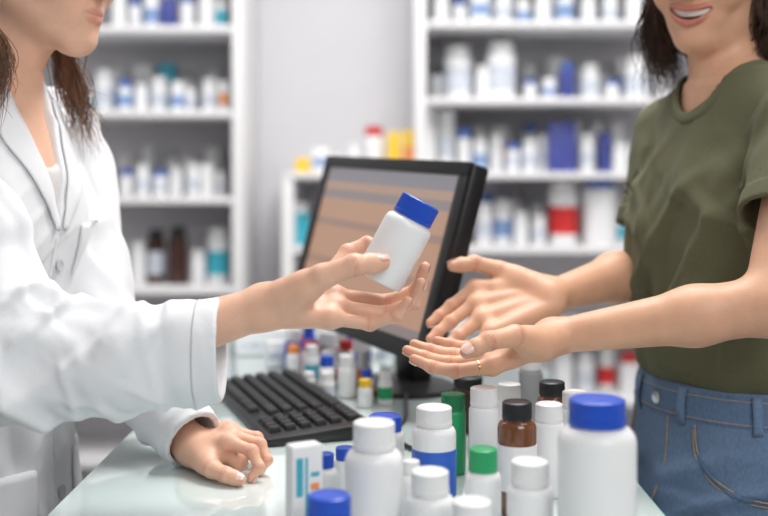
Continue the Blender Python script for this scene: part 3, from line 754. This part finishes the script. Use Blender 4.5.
# coat
CTAB = [(.47,.215,.165,0),(.80,.185,.135,0),(.88,.182,.135,0),(.96,.17,.125,0),(1.04,.152,.114,0),(1.12,.149,.110,0),(1.22,.150,.108,0),(1.30,.152,.104,0),(1.36,.13,.086,-.005),(1.425,.075,.066,-.01)]
fc = Field((-.84,1.0,.465), (-.10,1.72,1.45), .003)
def cf(p): return -(.014*(fold(p, np.array([pl,pf,[.25,0,1.]]), (.07,.09,.30), 1)-.22)+.011*(fold(p, np.array([unit(pl*.7+A(0,0,.7)),pf,unit(-pl*.7+A(0,0,.7))]), (.06,.09,.22), 5)-.22)+.004*(fold(p, np.array([unit(pl*.5-A(0,0,.8)),pf,unit(pl*.8+A(0,0,.5))]), (.03,.06,.12), 7)-.2))*np.clip((1.34-p[...,2])/.1,.3,1)
fc.add(loft(pO,pf,pl,CTAB,lean=LEAN,foldf=cf), (-.84,1.08,.47), (-.28,1.68,1.43), .004)
for g in (-1,1):
    fc.ell(pO+pl*g*.062+pf*(LEAN*.22+.060)+A(0,0,1.235), (.044,.056,.062), np.array([pf,pl,A(0,0,1)]), .05)
    fc.cone(nb+pl*.04*g+A(0,0,.010), pO+pf*(LEAN*.36)+pl*g*.15+A(0,0,1.350), .049, .050, .03)
def vneck(p):
    q = p-pO.astype(np.float32); z = p[...,2]; b = q@pl.astype(np.float32); a = q@pf.astype(np.float32)-LEAN*(z-1)
    return np.maximum((np.abs(b)-np.clip((z-1.235)*.27,-.1,.2)), .01-a)
fT0 = Field((-.84,1.0,.465), (-.10,1.72,1.45), .003); fT0.F = fc.F.copy()      # torso alone, for placing lapels, buttons and pockets
neckdir = unit(H1.w(-.02,0,-.055)-nb)
SE = P(14,356,1.105); SM = P(122,363,1.105); SCf = P(222,349,1.120); ad = unit(SCf-SE)
def sleeve_r(p):
    fd_ = np.clip((SCf[0]-.004-p[...,0])/.045, .06, 1)
    d = smin(seg(p,S_r,SE,.066,.062), smin(fseg(p,SE,SM,.058,.055,A(0,1,0),.84), fseg(p,SM,SCf,.055,.0545,A(0,1,0),.78), .01), .03)
    f1 = fold(p, np.array([unit(A(.9,0,.42)),[0,1,0],unit(A(-.42,0,.9))]), (.060,.10,.19), 4)-.10
    f2 = fold(p, np.array([unit(A(.72,0,-.7)),[0,1,0],unit(A(.7,0,.72))]), (.046,.09,.17), 8)-.10
    f3 = fold(p, np.array([unit(A(.95,0,.2)),[0,1,0],unit(A(-.2,0,.95))]), (.026,.06,.12), 15)-.10
    f4 = fold(p, np.array([unit(A(.6,0,.8)),[0,1,0],unit(A(-.8,0,.6))]), (.028,.06,.13), 19)-.10
    d = d-(.013*f1+.012*f2+.005*f3+.005*f4)*fd_
    d = np.maximum(d, (p-SCf.astype(np.float32))@unit(A(1,0,.03)).astype(np.float32))
    inner = fseg(p, SM*.3+SCf*.7, SCf+A(.05,0,0), .044, .0500, A(0,1,0), .765)
    return smax(d, -inner, .0008)
fc.add(sleeve_r, (-.66,1.0,1.0), (-.155,1.3,1.44), .020)
CFL = P(190,447,1.272); al = unit(W_l-E_l)
def sleeve_l(p):
    t_ = np.clip(-((p-CFL.astype(np.float32))@al.astype(np.float32))/.05, 0, 1)
    d = smin(seg(p,S_l,E_l,.068,.058), seg(p,E_l,W_l+A(0,0,.010),.056,.038), .03)
    d = d-(.015*(fold(p, np.array([al,[0,1,0],[0,.3,.9]]), (.05,.09,.14), 9)-.15)+.005*(fold(p, np.array([unit(al+A(0,0,.8)),[0,1,0],[.8,.3,.4]]), (.03,.06,.10), 10)-.15))*t_
    d = np.maximum(d, (p-CFL.astype(np.float32))@al.astype(np.float32))
    inner = seg(p, E_l*.2+W_l*.8+A(0,0,.008), W_l+A(0,0,.010)+al*.05, .029, .033)
    d = smax(d, -inner, .001)
    return np.maximum(d, CT+.0015-p[...,2])
fc.add(sleeve_l, (-.64,1.2,.94), (-.18,1.68,1.44), .012)
for f_ in (fc,):
    f_.sub(vneck, (-.64,1.2,1.19), (-.2,1.55,1.45), .004)
    f_.sub(lambda p: seg(p, nb-neckdir*.01, nb+neckdir*.2, .060, .062), (-.66,1.2,1.36), (-.3,1.5,1.45), .004)
coat = obj('lab_coat', fc.mesh('lab_coat', off1), M['coat'], root1)
obj('inner_top', fi_.mesh('inner_top', off1), M['innertop'], root1)
def lc(a,b,z): return pO+pf*(a+LEAN*(z-1))+pl*b+A(0,0,z)
def onfront(b, z, back=.003): return fT0.march(lc(.24,b,z), -pf, .3, back)
def cloth(name, gr, it=5, th_=.0022, par=None):
    o = obj(name, MB().grid(gr).mesh(name, off1, smooth=80), M['coat'], par or coat)
    s_ = o.modifiers.new('smooth','SMOOTH'); s_.iterations = it; s_.factor = .5
    so = o.modifiers.new('thick','SOLIDIFY'); so.thickness = th_; so.offset = 0
    return o
for g in (-1,1):
    inner = [(g*.054,1.402),(g*.046,1.37),(g*.031,1.325),(g*.016,1.28),(g*.003,1.23)]
    outer = [(g*.078,1.396),(g*.084,1.368),(g*.081,1.340),(g*.053,1.285),(g*.009,1.225)]
    gr = []
    for i in range(25):
        t = i/24*4; k = min(int(t),3); u = t-k; row_ = []
        bi = np.array(inner[k])*(1-u)+np.array(inner[k+1])*u; bo = np.array(outer[k])*(1-u)+np.array(outer[k+1])*u
        for j in range(11):
            v = j/10; q = bi*(1-v)+bo*v
            row_.append(onfront(q[0], min(q[1],1.40), .0030+.0022*math.sin(v*2.6)))
        gr.append(row_)
    cloth('lapel', gr, 5)
cr_ = []
for i in range(25):
    t = -1+2*i/24; ang = t*R(128); c0 = nb-pf*.004
    row_ = []
    for rr,dz in ((.064,.000),(.062,.024),(.065,.033),(.073,.020),(.080,.000)):
        row_.append(c0+(-pf*math.cos(ang)+pl*math.sin(ang))*rr*(1+.05*abs(t))+A(0,0,.018+dz-.045*abs(t)**2))
    cr_.append(row_)
cloth('collar', cr_, 1)
for z in (1.185,1.09,.995,.90):
    q = onfront(.012, z, .0015)
    m = MB().lathe([(.002,0),(.0075,0),(.0085,.001),(.0082,.0022),(.006,.0026),(.005,.0018),(.001,.0018)], 24).mesh('button')
    o = obj('button', m, M['button'], coat, q-off1); o.rotation_euler = Vector(pf).to_track_quat('Z','Y').to_euler()
def patch(name, b0,b1,z0,z1):
    cloth(name, [[onfront(b0+(b1-b0)*j/10, z0+(z1-z0)*i/10, .0030) for j in range(11)] for i in range(11)], 4)
patch('chest_pocket', .045,.12,1.14,1.24); patch('hip_pocket', .05,.15,.80,.95); patch('hip_pocket', -.15,-.05,.80,.95)
pts = [onfront(-.006, 1.22-i*.012, .0010) for i in range(55)]
obj('front_seam', MB().tube(pts, .0014, 6).mesh('front_seam', off1), M['coat'], coat)
for dx in (.024,):
    c0 = SCf-A(dx,0,0)+A(0,0,.001); ring = []
    for i in range(49):
        a = 2*math.pi*i/48; d = A(0,math.cos(a),math.sin(a)); ring.append(fc.march(c0+d*.09, -d, .08, .0002))
    obj('cuff_seam', MB().tube(ring, .0009, 6, cap=False).mesh('cuff_seam', off1, smooth=80), M['button'], coat)
ft = Field((pO[0]-.25,pO[1]-.25,.02), (pO[0]+.25,pO[1]+.25,.92), .006)
for g in (-1,1):
    ft.cone(pO+pl*g*.085+A(0,0,.84), pO+pl*g*.085+A(0,0,.47), .088, .062, .02); ft.cone(pO+pl*g*.085+A(0,0,.47), pO+pl*g*.088-pf*.015+A(0,0,.10), .062, .052, .02)
obj('trousers', ft.mesh('trousers', off1), M['trouser'], root1)
def shoe(root, off_, c, f):
    fs = Field(c-A(.2,.2,c[2]-.0005), c+A(.2,.2,.14), .005)
    fs.flat(c-f*.05+A(0,0,.03), c+f*.13+A(0,0,.026), .036, .036, A(0,0,1), .75, .01); fs.cone(c-f*.035+A(0,0,.04), c-f*.03+A(0,0,.105), .034, .04, .02)
    fs.sub(lambda p: p[...,2]-.003, c-A(.2,.2,.05), c+A(.2,.2,.003), .002)
    obj('shoe', fs.mesh('shoe', off_), M['shoe'], root)
for g in (-1,1): shoe(root1, off1, pO+pl*g*.088-pf*.01, pf)

# held bottle
bottle('white bottle with blue cap held up in the hand', P(378,281,1.15), .0270, .0985, .0224, .0220, W_, B_, None, n=48, rot=(0,R(28.5),0))

# ================================================================== CUSTOMER
YAW = R(18)
qf = A(-math.cos(YAW), -math.sin(YAW), 0); ql = A(math.sin(YAW), -math.cos(YAW), 0); qO = A(.474,1.455,0)
root2 = tag(empty('person', qO), 'person in an olive t-shirt and blue jeans with both palms held open', 'person'); off2 = qO
Sl = qO+ql*.165+A(0,0,1.362); Sr = qO-ql*.150+A(0,0,1.362)
El = P(775,304,1.20); Wl = P(552,337,1.25)
Er = P(648,268,1.57); Wr = P(548,297,1.42)
fd = Field((.0,1.10,.93), (.70,1.78,1.73), .0021)
fd.add(loft(qO,qf,ql,[(z,w-.004,d-.004,c) for z,w,d,c in BT]), (.2,1.2,.93), (.7,1.74,1.41), .01)
nb2 = qO-qf*.004+A(0,0,1.392)
for g in (-1,1): fd.cone(nb2+ql*.03*g+A(0,0,.01), qO+ql*g*.145+A(0,0,1.365), .045, .042, .03)
H2 = Head((.449,1.46,1.585), (-.60,-.78,-.14), .95, roll=R(-4))
fd.cone(H2.w(-.02,0,-.055), nb2, .047, .051, .03)
for a,b,ra,rb in ((Sl,El,.045,.035),(El,El*.65+Wl*.35,.033,.032),(El*.65+Wl*.35,Wl,.032,.0190),(Sr,Er,.044,.035),(Er,Er*.65+Wr*.35,.034,.033),(Er*.65+Wr*.35,Wr,.033,.0205)): fd.cone(a,b,ra,rb,.018)
lip2 = build_head(fd, H2, True)
rf = [[P(475,288,1.427),P(451,306,1.419),P(439,316,1.412),P(430,323,1.405)],
      [P(475,304,1.407),P(450,322,1.395),P(438,332,1.387),P(430,339,1.379)],
      [P(480,319,1.387),P(458,336,1.371),P(448,345,1.363),P(441,351,1.356)],
      [P(490,333,1.366),P(474,347,1.351),P(467,354,1.343),P(461,359,1.336)]]
rt = [P(528,285,1.432),P(500,270,1.440),P(474,263,1.434),P(453,266,1.424)]
fn, lo, hi = hand_fn(Wr, .0208, rf, rt, 1.06); fd.add(fn, lo, hi, .012)
nf = [[P(491,366,1.215),P(455,371,1.202),P(432,367,1.200),P(414,359,1.204)],
      [P(488,360,1.239),P(448,363,1.226),P(424,357,1.226),P(407,350,1.230)],
      [P(491,354,1.261),P(452,355,1.252),P(430,350,1.252),P(414,344,1.256)],
      [P(498,347,1.281),P(468,347,1.276),P(451,344,1.276),P(437,340,1.279)]]
ntb = [P(540,345,1.218),P(515,336,1.188),P(489,341,1.168),P(467,352,1.161)]
fn, lo, hi = hand_fn(Wl, .0192, nf, ntb, 1.02, ts=1.06); fd.add(fn, lo, hi, .012)
tips2 = [(f[3],.012,.24) for f in rf+nf]+[(rt[3],.012,.20),(ntb[3],.012,.20)]+[(f[1],.010,.16) for f in rf+nf]+[(H2.w(.06,g*.042,-.025),.025,.22) for g in (-1,1)]+[(P(520,300,1.40),.03,.14)]
tm2 = tipmask(tips2, ((rf,rt),(nf,ntb)))
body2 = obj('body', fd.mesh('body', off2, lambda v: np.maximum(lip2(v)*.78, tm2(v))), M['skinB'], root2)
nails(rf, rt, (-.1,.5,.8), body2, off2, A(.2,.6,-.6), 1.06); nails(nf, ntb, (-.25,-.80,.50), body2, off2, A(-.1,.1,-1), 1.02, 1.06)
c0 = P(477,368,1.210); ax_ = unit(nf[0][1]-nf[0][0]); u_ = unit(np.cross(ax_, A(0,0,1))); v_ = np.cross(ax_, u_)
c0 = nf[0][0]+ax_*((c0-nf[0][0])@ax_)
gr = [[c0+ax_*x+rr*(math.cos(2*math.pi*i/32)*u_+math.sin(2*math.pi*i/32)*v_) for x,rr in ((-.0010,.0086),(-.0008,.0094),(.0008,.0094),(.0010,.0086))] for i in range(33)]
obj('finger_ring', MB().grid(gr).mesh('finger_ring', off2, smooth=50), M['gold'], root2)
g_ = [[H2.w(SX(y)-.0050, y, SU(y)+.003-k*.0036) for y in np.linspace(-.0285,.0285,25)] for k in range(4)]
o = obj('teeth', MB().grid(g_).mesh('teeth', off2, smooth=80), M['teeth'], root2); so = o.modifiers.new('t','SOLIDIFY'); so.thickness = .003; so.offset = 0
for g in (-1,1):
    e = obj('eyeball', sphere_mesh('eyeball', .0118, H2.w(.071,g*.033,.006)-off2), M['eye'], root2)
    obj('iris', sphere_mesh('iris', .006, H2.w(.0775,g*.033,.003)-off2), M['iris'], e)
    obj('eyebrow', MB().tube([H2.w(.086,g*.014,.027),H2.w(.085,g*.032,.034),H2.w(.070,g*.052,.029)], [.0025,.003,.0012], 6).mesh('eyebrow', off2), M['hairdark'], root2)
fh = Field(H2.C-.19, H2.C+.17, .003)
fh.ell(H2.w(-.014,0,.038), [.106*.95,.086*.95,.094*.95], H2.ax, .01)
fh.ell(H2.w(-.065,0,-.06), [.05,.08,.10], H2.ax, .03)
fh.ell(H2.w(.10,0,-.035), [.085,.066,.092], H2.ax, .01, True)
hair2 = obj('hair', fh.mesh('hair', off2), M['hairdark'], root2)
mb = MB()
for g,seed in ((-1,11),(1,13)):
    def st(rg, g=g): return H2.w(-.05+.07*rg.random(), g*(.074+.008*rg.random()), .0+.05*rg.random())
    def en(rg, s0, g=g):
        xx = -.045+.06*rg.random(); L = -.125-.080*rg.random()
        return H2.w(xx+.014*rg.normal(), g*(.070+.014*rg.normal()), L), [H2.w(xx+.01, g*(.083+.006*rg.normal()), -.05), H2.w(xx+.004, g*(.084+.010*rg.normal()), -.10)]
    strands(mb, H2, st, en, 320, .0009, .013, seed)
obj('loose_strands', mb.mesh('loose_strands', off2, smooth=80), M['hairdark'], hair2)
# t-shirt
TT = [(.985,.128,.094,.0),(1.018,.134,.100,0),(1.035,.144,.109,.002),(1.06,.148,.113,.004),(1.12,.144,.109,.005),(1.22,.145,.104,.003),(1.30,.15,.098,0),(1.36,.13,.082,-.004),(1.425,.075,.066,-.008)]
fT = Field((.18,1.10,.975), (.76,1.78,1.46), .003)
diag = unit(qf*.2+ql*.6+A(0,0,.75)); dg2 = unit(np.cross(diag, qf)); dgb = unit(qf*.3-ql*.7+A(0,0,.5)); dgc = unit(np.cross(dgb, qf))
def tf(p):
    z = p[...,2]
    a = fold(p, np.array([dg2, diag, qf]), (.055,.24,.20), 3, 3.4)-.25; b = fold(p, np.array([dgc, dgb, qf]), (.047,.18,.18), 12, 3.4)-.25
    c = fold(p, np.array([ql, A(0,0,1), qf]), (.036,.18,.14), 17, 3.4)-.25; e = fold(p, np.array([A(0,0,1), ql, qf]), (.034,.12,.12), 27, 3.4)-.2
    return -(.014*a+.012*b+.007*c+.009*e*np.clip((1.16-z)/.08,0,1))*np.clip((1.38-z)/.12,.15,1)*np.clip((z-1.015)/.03,0,1)
fT.add(loft(qO,qf,ql,TT,foldf=tf), (.2,1.2,.985), (.74,1.74,1.43), .004)
for g in (-1,1):
    fT.ell(qO+ql*g*.06+qf*.056+A(0,0,1.235), (.040,.055,.058), np.array([qf,ql,A(0,0,1)]), .055)
    fT.cone(nb2+ql*.04*g+A(0,0,.012), qO+ql*g*.145+A(0,0,1.360), .050, .050, .03)
def sleeve(S, E, L, seed, r0, r1):
    d_ = unit(E-S); He = S+d_*L
    def fn(p):
        t_ = (p-He.astype(np.float32))@d_.astype(np.float32)
        d = seg(p,S,S+d_*(L+.03),r0,r1)-.013*(fold(p, np.array([unit(d_+ql*.5),np.cross(d_,qf),qf]), (.05,.08,.09), seed, 3.4)-.25)*np.clip((-t_-.02)/.03,0,1)
        d = np.minimum(d, np.maximum(seg(p,S,S+d_*(L+.03),r0+.002,r1+.0028), -t_-.024))
        d = np.maximum(d, t_)
        return smax(d, -seg(p, S+d_*(L-.045), S+d_*(L+.06), r1-.005, r1-.0035), .001)
    fT.add(fn, np.minimum(S,He)-.09, np.maximum(S,He)+.09, .015)
sleeve(Sl, El, .140, 21, .060, .062); sleeve(Sr, Er, .145, 23, .055, .055)
nd2 = unit(unit(H2.w(-.02,0,-.055)-nb2)+qf*.22)
NC = nb2+qf*.012+A(0,0,.012)
fT.sub(lambda p: seg(p, NC, NC+nd2*.2, .064, .070), (.3,1.3,1.34), (.64,1.64,1.46), .003)
shirt = obj('t_shirt', fT.mesh('t_shirt', off2), M['olive'], root2)
u_ = unit(np.cross(nd2, A(1,0,0))); v_ = np.cross(nd2, u_); ring = []
for i in range(49):
    a = 2*math.pi*i/48; dr = math.cos(a)*u_+math.sin(a)*v_
    base = NC+dr*.0685; t = .09
    while t > -.10 and fT.val(base+dr*.004+nd2*t) > 0: t -= .002
    ring.append((dr,t))
tv = np.array([r[1] for r in ring[:-1]]); tv = np.array([np.median(np.take(tv, range(i-3,i+4), mode='wrap')) for i in range(48)])
for _ in range(6): tv = (np.roll(tv,1)+tv*2+np.roll(tv,-1))/4
col = [NC+ring[i % 48][0]*.0665+nd2*(tv[i % 48]+.001) for i in range(49)]
rw = [[c+ring[i % 48][0]*x+nd2*y for x,y in ((-.006,.004),(-.003,.0075),(.001,.007),(.006,.001),(.009,-.007))] for i,c in enumerate(col)]
o = obj('collar', MB().grid(rw).mesh('collar', off2, smooth=80), M['olive'], shirt); so = o.modifiers.new('t','SOLIDIFY'); so.thickness = .002
# jeans
JT = [(.74,.172,.125,.0),(.80,.176,.126,0),(.88,.175,.126,0),(.96,.162,.119,.0),(1.028,.147,.112,.0)]
fj = Field((.17,1.17,.03), (.77,1.76,1.05), .0038)
def jf(p): return -(.013*(fold(p, np.array([unit(ql+A(0,0,.6)),qf,unit(A(0,0,1)-ql*.6)]), (.13,.10,.055), 6, 3.2)-.2)+.006*(fold(p, np.array([ql,qf,A(0,0,1)]), (.06,.05,.03), 16, 3.2)-.2))*np.clip((.960-p[...,2])/.05,0,1)
fj.add(loft(qO,qf,ql,JT,foldf=jf), (.2,1.2,.74), (.74,1.72,1.03), .004)
for g in (-1,1):
    fj.cone(qO+ql*g*.088+A(0,0,.80), qO+ql*g*.085+qf*.01+A(0,0,.47), .094, .064, .03); fj.cone(qO+ql*g*.085+qf*.01+A(0,0,.47), qO+ql*g*.085-qf*.01+A(0,0,.10), .064, .048, .02)
jeans = obj('jeans', fj.mesh('jeans', off2), M['denim'], root2)
def hip(th, z, back=.001):
    d = qf*math.cos(th)+ql*math.sin(th); return fj.march(qO+d*.30+A(0,0,z), -d, .3, back)
wb = [[hip(2*math.pi*i/72, z, b) for z,b in ((.986,-.001),(.9865,.0018),(.995,.0022),(1.012,.0022),(1.023,.0020),(1.0245,.000))] for i in range(73)]
band = obj('waistband', MB().grid(wb).mesh('waistband', off2, smooth=40), M['denimd'], jeans)
def strip(name, pts, r, m, par=jeans): obj(name, MB().tube(spline(pts,6), r, 6).mesh(name, off2, smooth=80), m, par)
for th_ in (24,66,-25,-65,104,140,180,-110):
    q0 = hip(R(th_),.978,.002); q1 = hip(R(th_),1.026,.0040); d = qf*math.cos(R(th_))+ql*math.sin(R(th_)); t_ = np.cross(A(0,0,1), d)
    g = [[q0*(1-k/6)+q1*k/6+t_*s_*.0058+d*.0042*math.sin(math.pi*k/6) for s_ in (-1,0,1)] for k in range(7)]
    o = obj('belt_loop', MB().grid(g).mesh('belt_loop', off2, smooth=80), M['denim'], jeans); so = o.modifiers.new('t','SOLIDIFY'); so.thickness = .0022
for k,z in ((0,.9905),(1,1.0185)):
    strip('waist_stitch', [hip(2*math.pi*i/36, z, .0024) for i in range(37)], .0006, M['thread'], band)
for g in (1,-1):
    edge = [(34,.984),(37,.950),(48,.920),(64,.906),(82,.902)]
    ed = spline([A(a,z,0) for a,z in edge], 5)
    o = obj('pocket_edge', MB().grid([[hip(R(g*e[0]), e[1]-k*.0022, .0026-.0016*(k == 4)) for k in range(5)] for e in ed]).mesh('pocket_edge', off2, smooth=80), M['denimd'], jeans)
    for dd in (.002,.008):
        strip('pocket_seam', [hip(R(g*(a-dd*200)), z-dd, .0022 if dd < .005 else .0010) for a,z in edge], .0010, M['thread'])
    strip('side_seam', [hip(R(g*86), z) for z in (.983,.95,.9,.85,.80,.76)], .0018, M['denimd'])
strip('fly_seam', [hip(R(12), .984,.0010), hip(R(13),.93,.0010), hip(R(10),.885,.0010), hip(R(2),.86,.0010)], .0010, M['thread'])
bt = hip(0,1.004,.003); o = obj('jeans_button', MB().lathe([(.002,0),(.008,0),(.0088,.0015),(.006,.003),(.001,.0026)], 24).mesh('jeans_button'), M['steel'], jeans, bt-off2); o.rotation_euler = Vector(qf).to_track_quat('Z','Y').to_euler()
for g in (-1,1): shoe(root2, off2, qO+ql*g*.085-qf*.005, qf)

# ------------------------------------------------------------------ lights, world, camera
def area(name, loc, target, size, energy, col=(1,1,1)):
    l = bpy.data.lights.new(name, 'AREA'); l.shape = 'RECTANGLE'; l.size = size[0]; l.size_y = size[1]; l.energy = energy; l.color = col
    o = bpy.data.objects.new(name, l); COL.objects.link(o); o.location = loc
    o.rotation_euler = (Vector(target)-Vector(loc)).to_track_quat('-Z','Y').to_euler()
area('ceiling_lamp', (.35,1.8,2.8), (.2,1.5,0), (1.2,.8), 43, (1,.98,.955))
area('shelf_fill_light', (0,2.65,2.8), (0,3.5,.9), (3.6,.6), 42, (1,.99,.98))  # unseen overhead fill, added to brighten the background shelves
area('front_fill_light', (.8,-.6,2.4), (.0,1.3,1.1), (1.2,1.0), 24, (1,.98,.955))  # added soft fill from above and behind the camera; no window there
w = bpy.data.worlds.new('World'); SC.world = w; w.use_nodes = True
w.node_tree.nodes['Background'].inputs[0].default_value = (.98,.98,1,1); w.node_tree.nodes['Background'].inputs[1].default_value = .31
cam = bpy.data.cameras.new('Camera'); co = bpy.data.objects.new('Camera', cam); COL.objects.link(co)
co.location = (0,0,CZ); co.rotation_euler = (R(90),0,0); cam.lens = 50; cam.sensor_width = 36; cam.shift_y = -78/768
cam.dof.use_dof = True; cam.dof.focus_distance = 1.20; cam.dof.aperture_fstop = 2.5; cam.clip_start = .05
SC.camera = co
try:
    SC.view_settings.view_transform = 'Standard'; SC.view_settings.look = 'None'
except Exception as e: print(e)
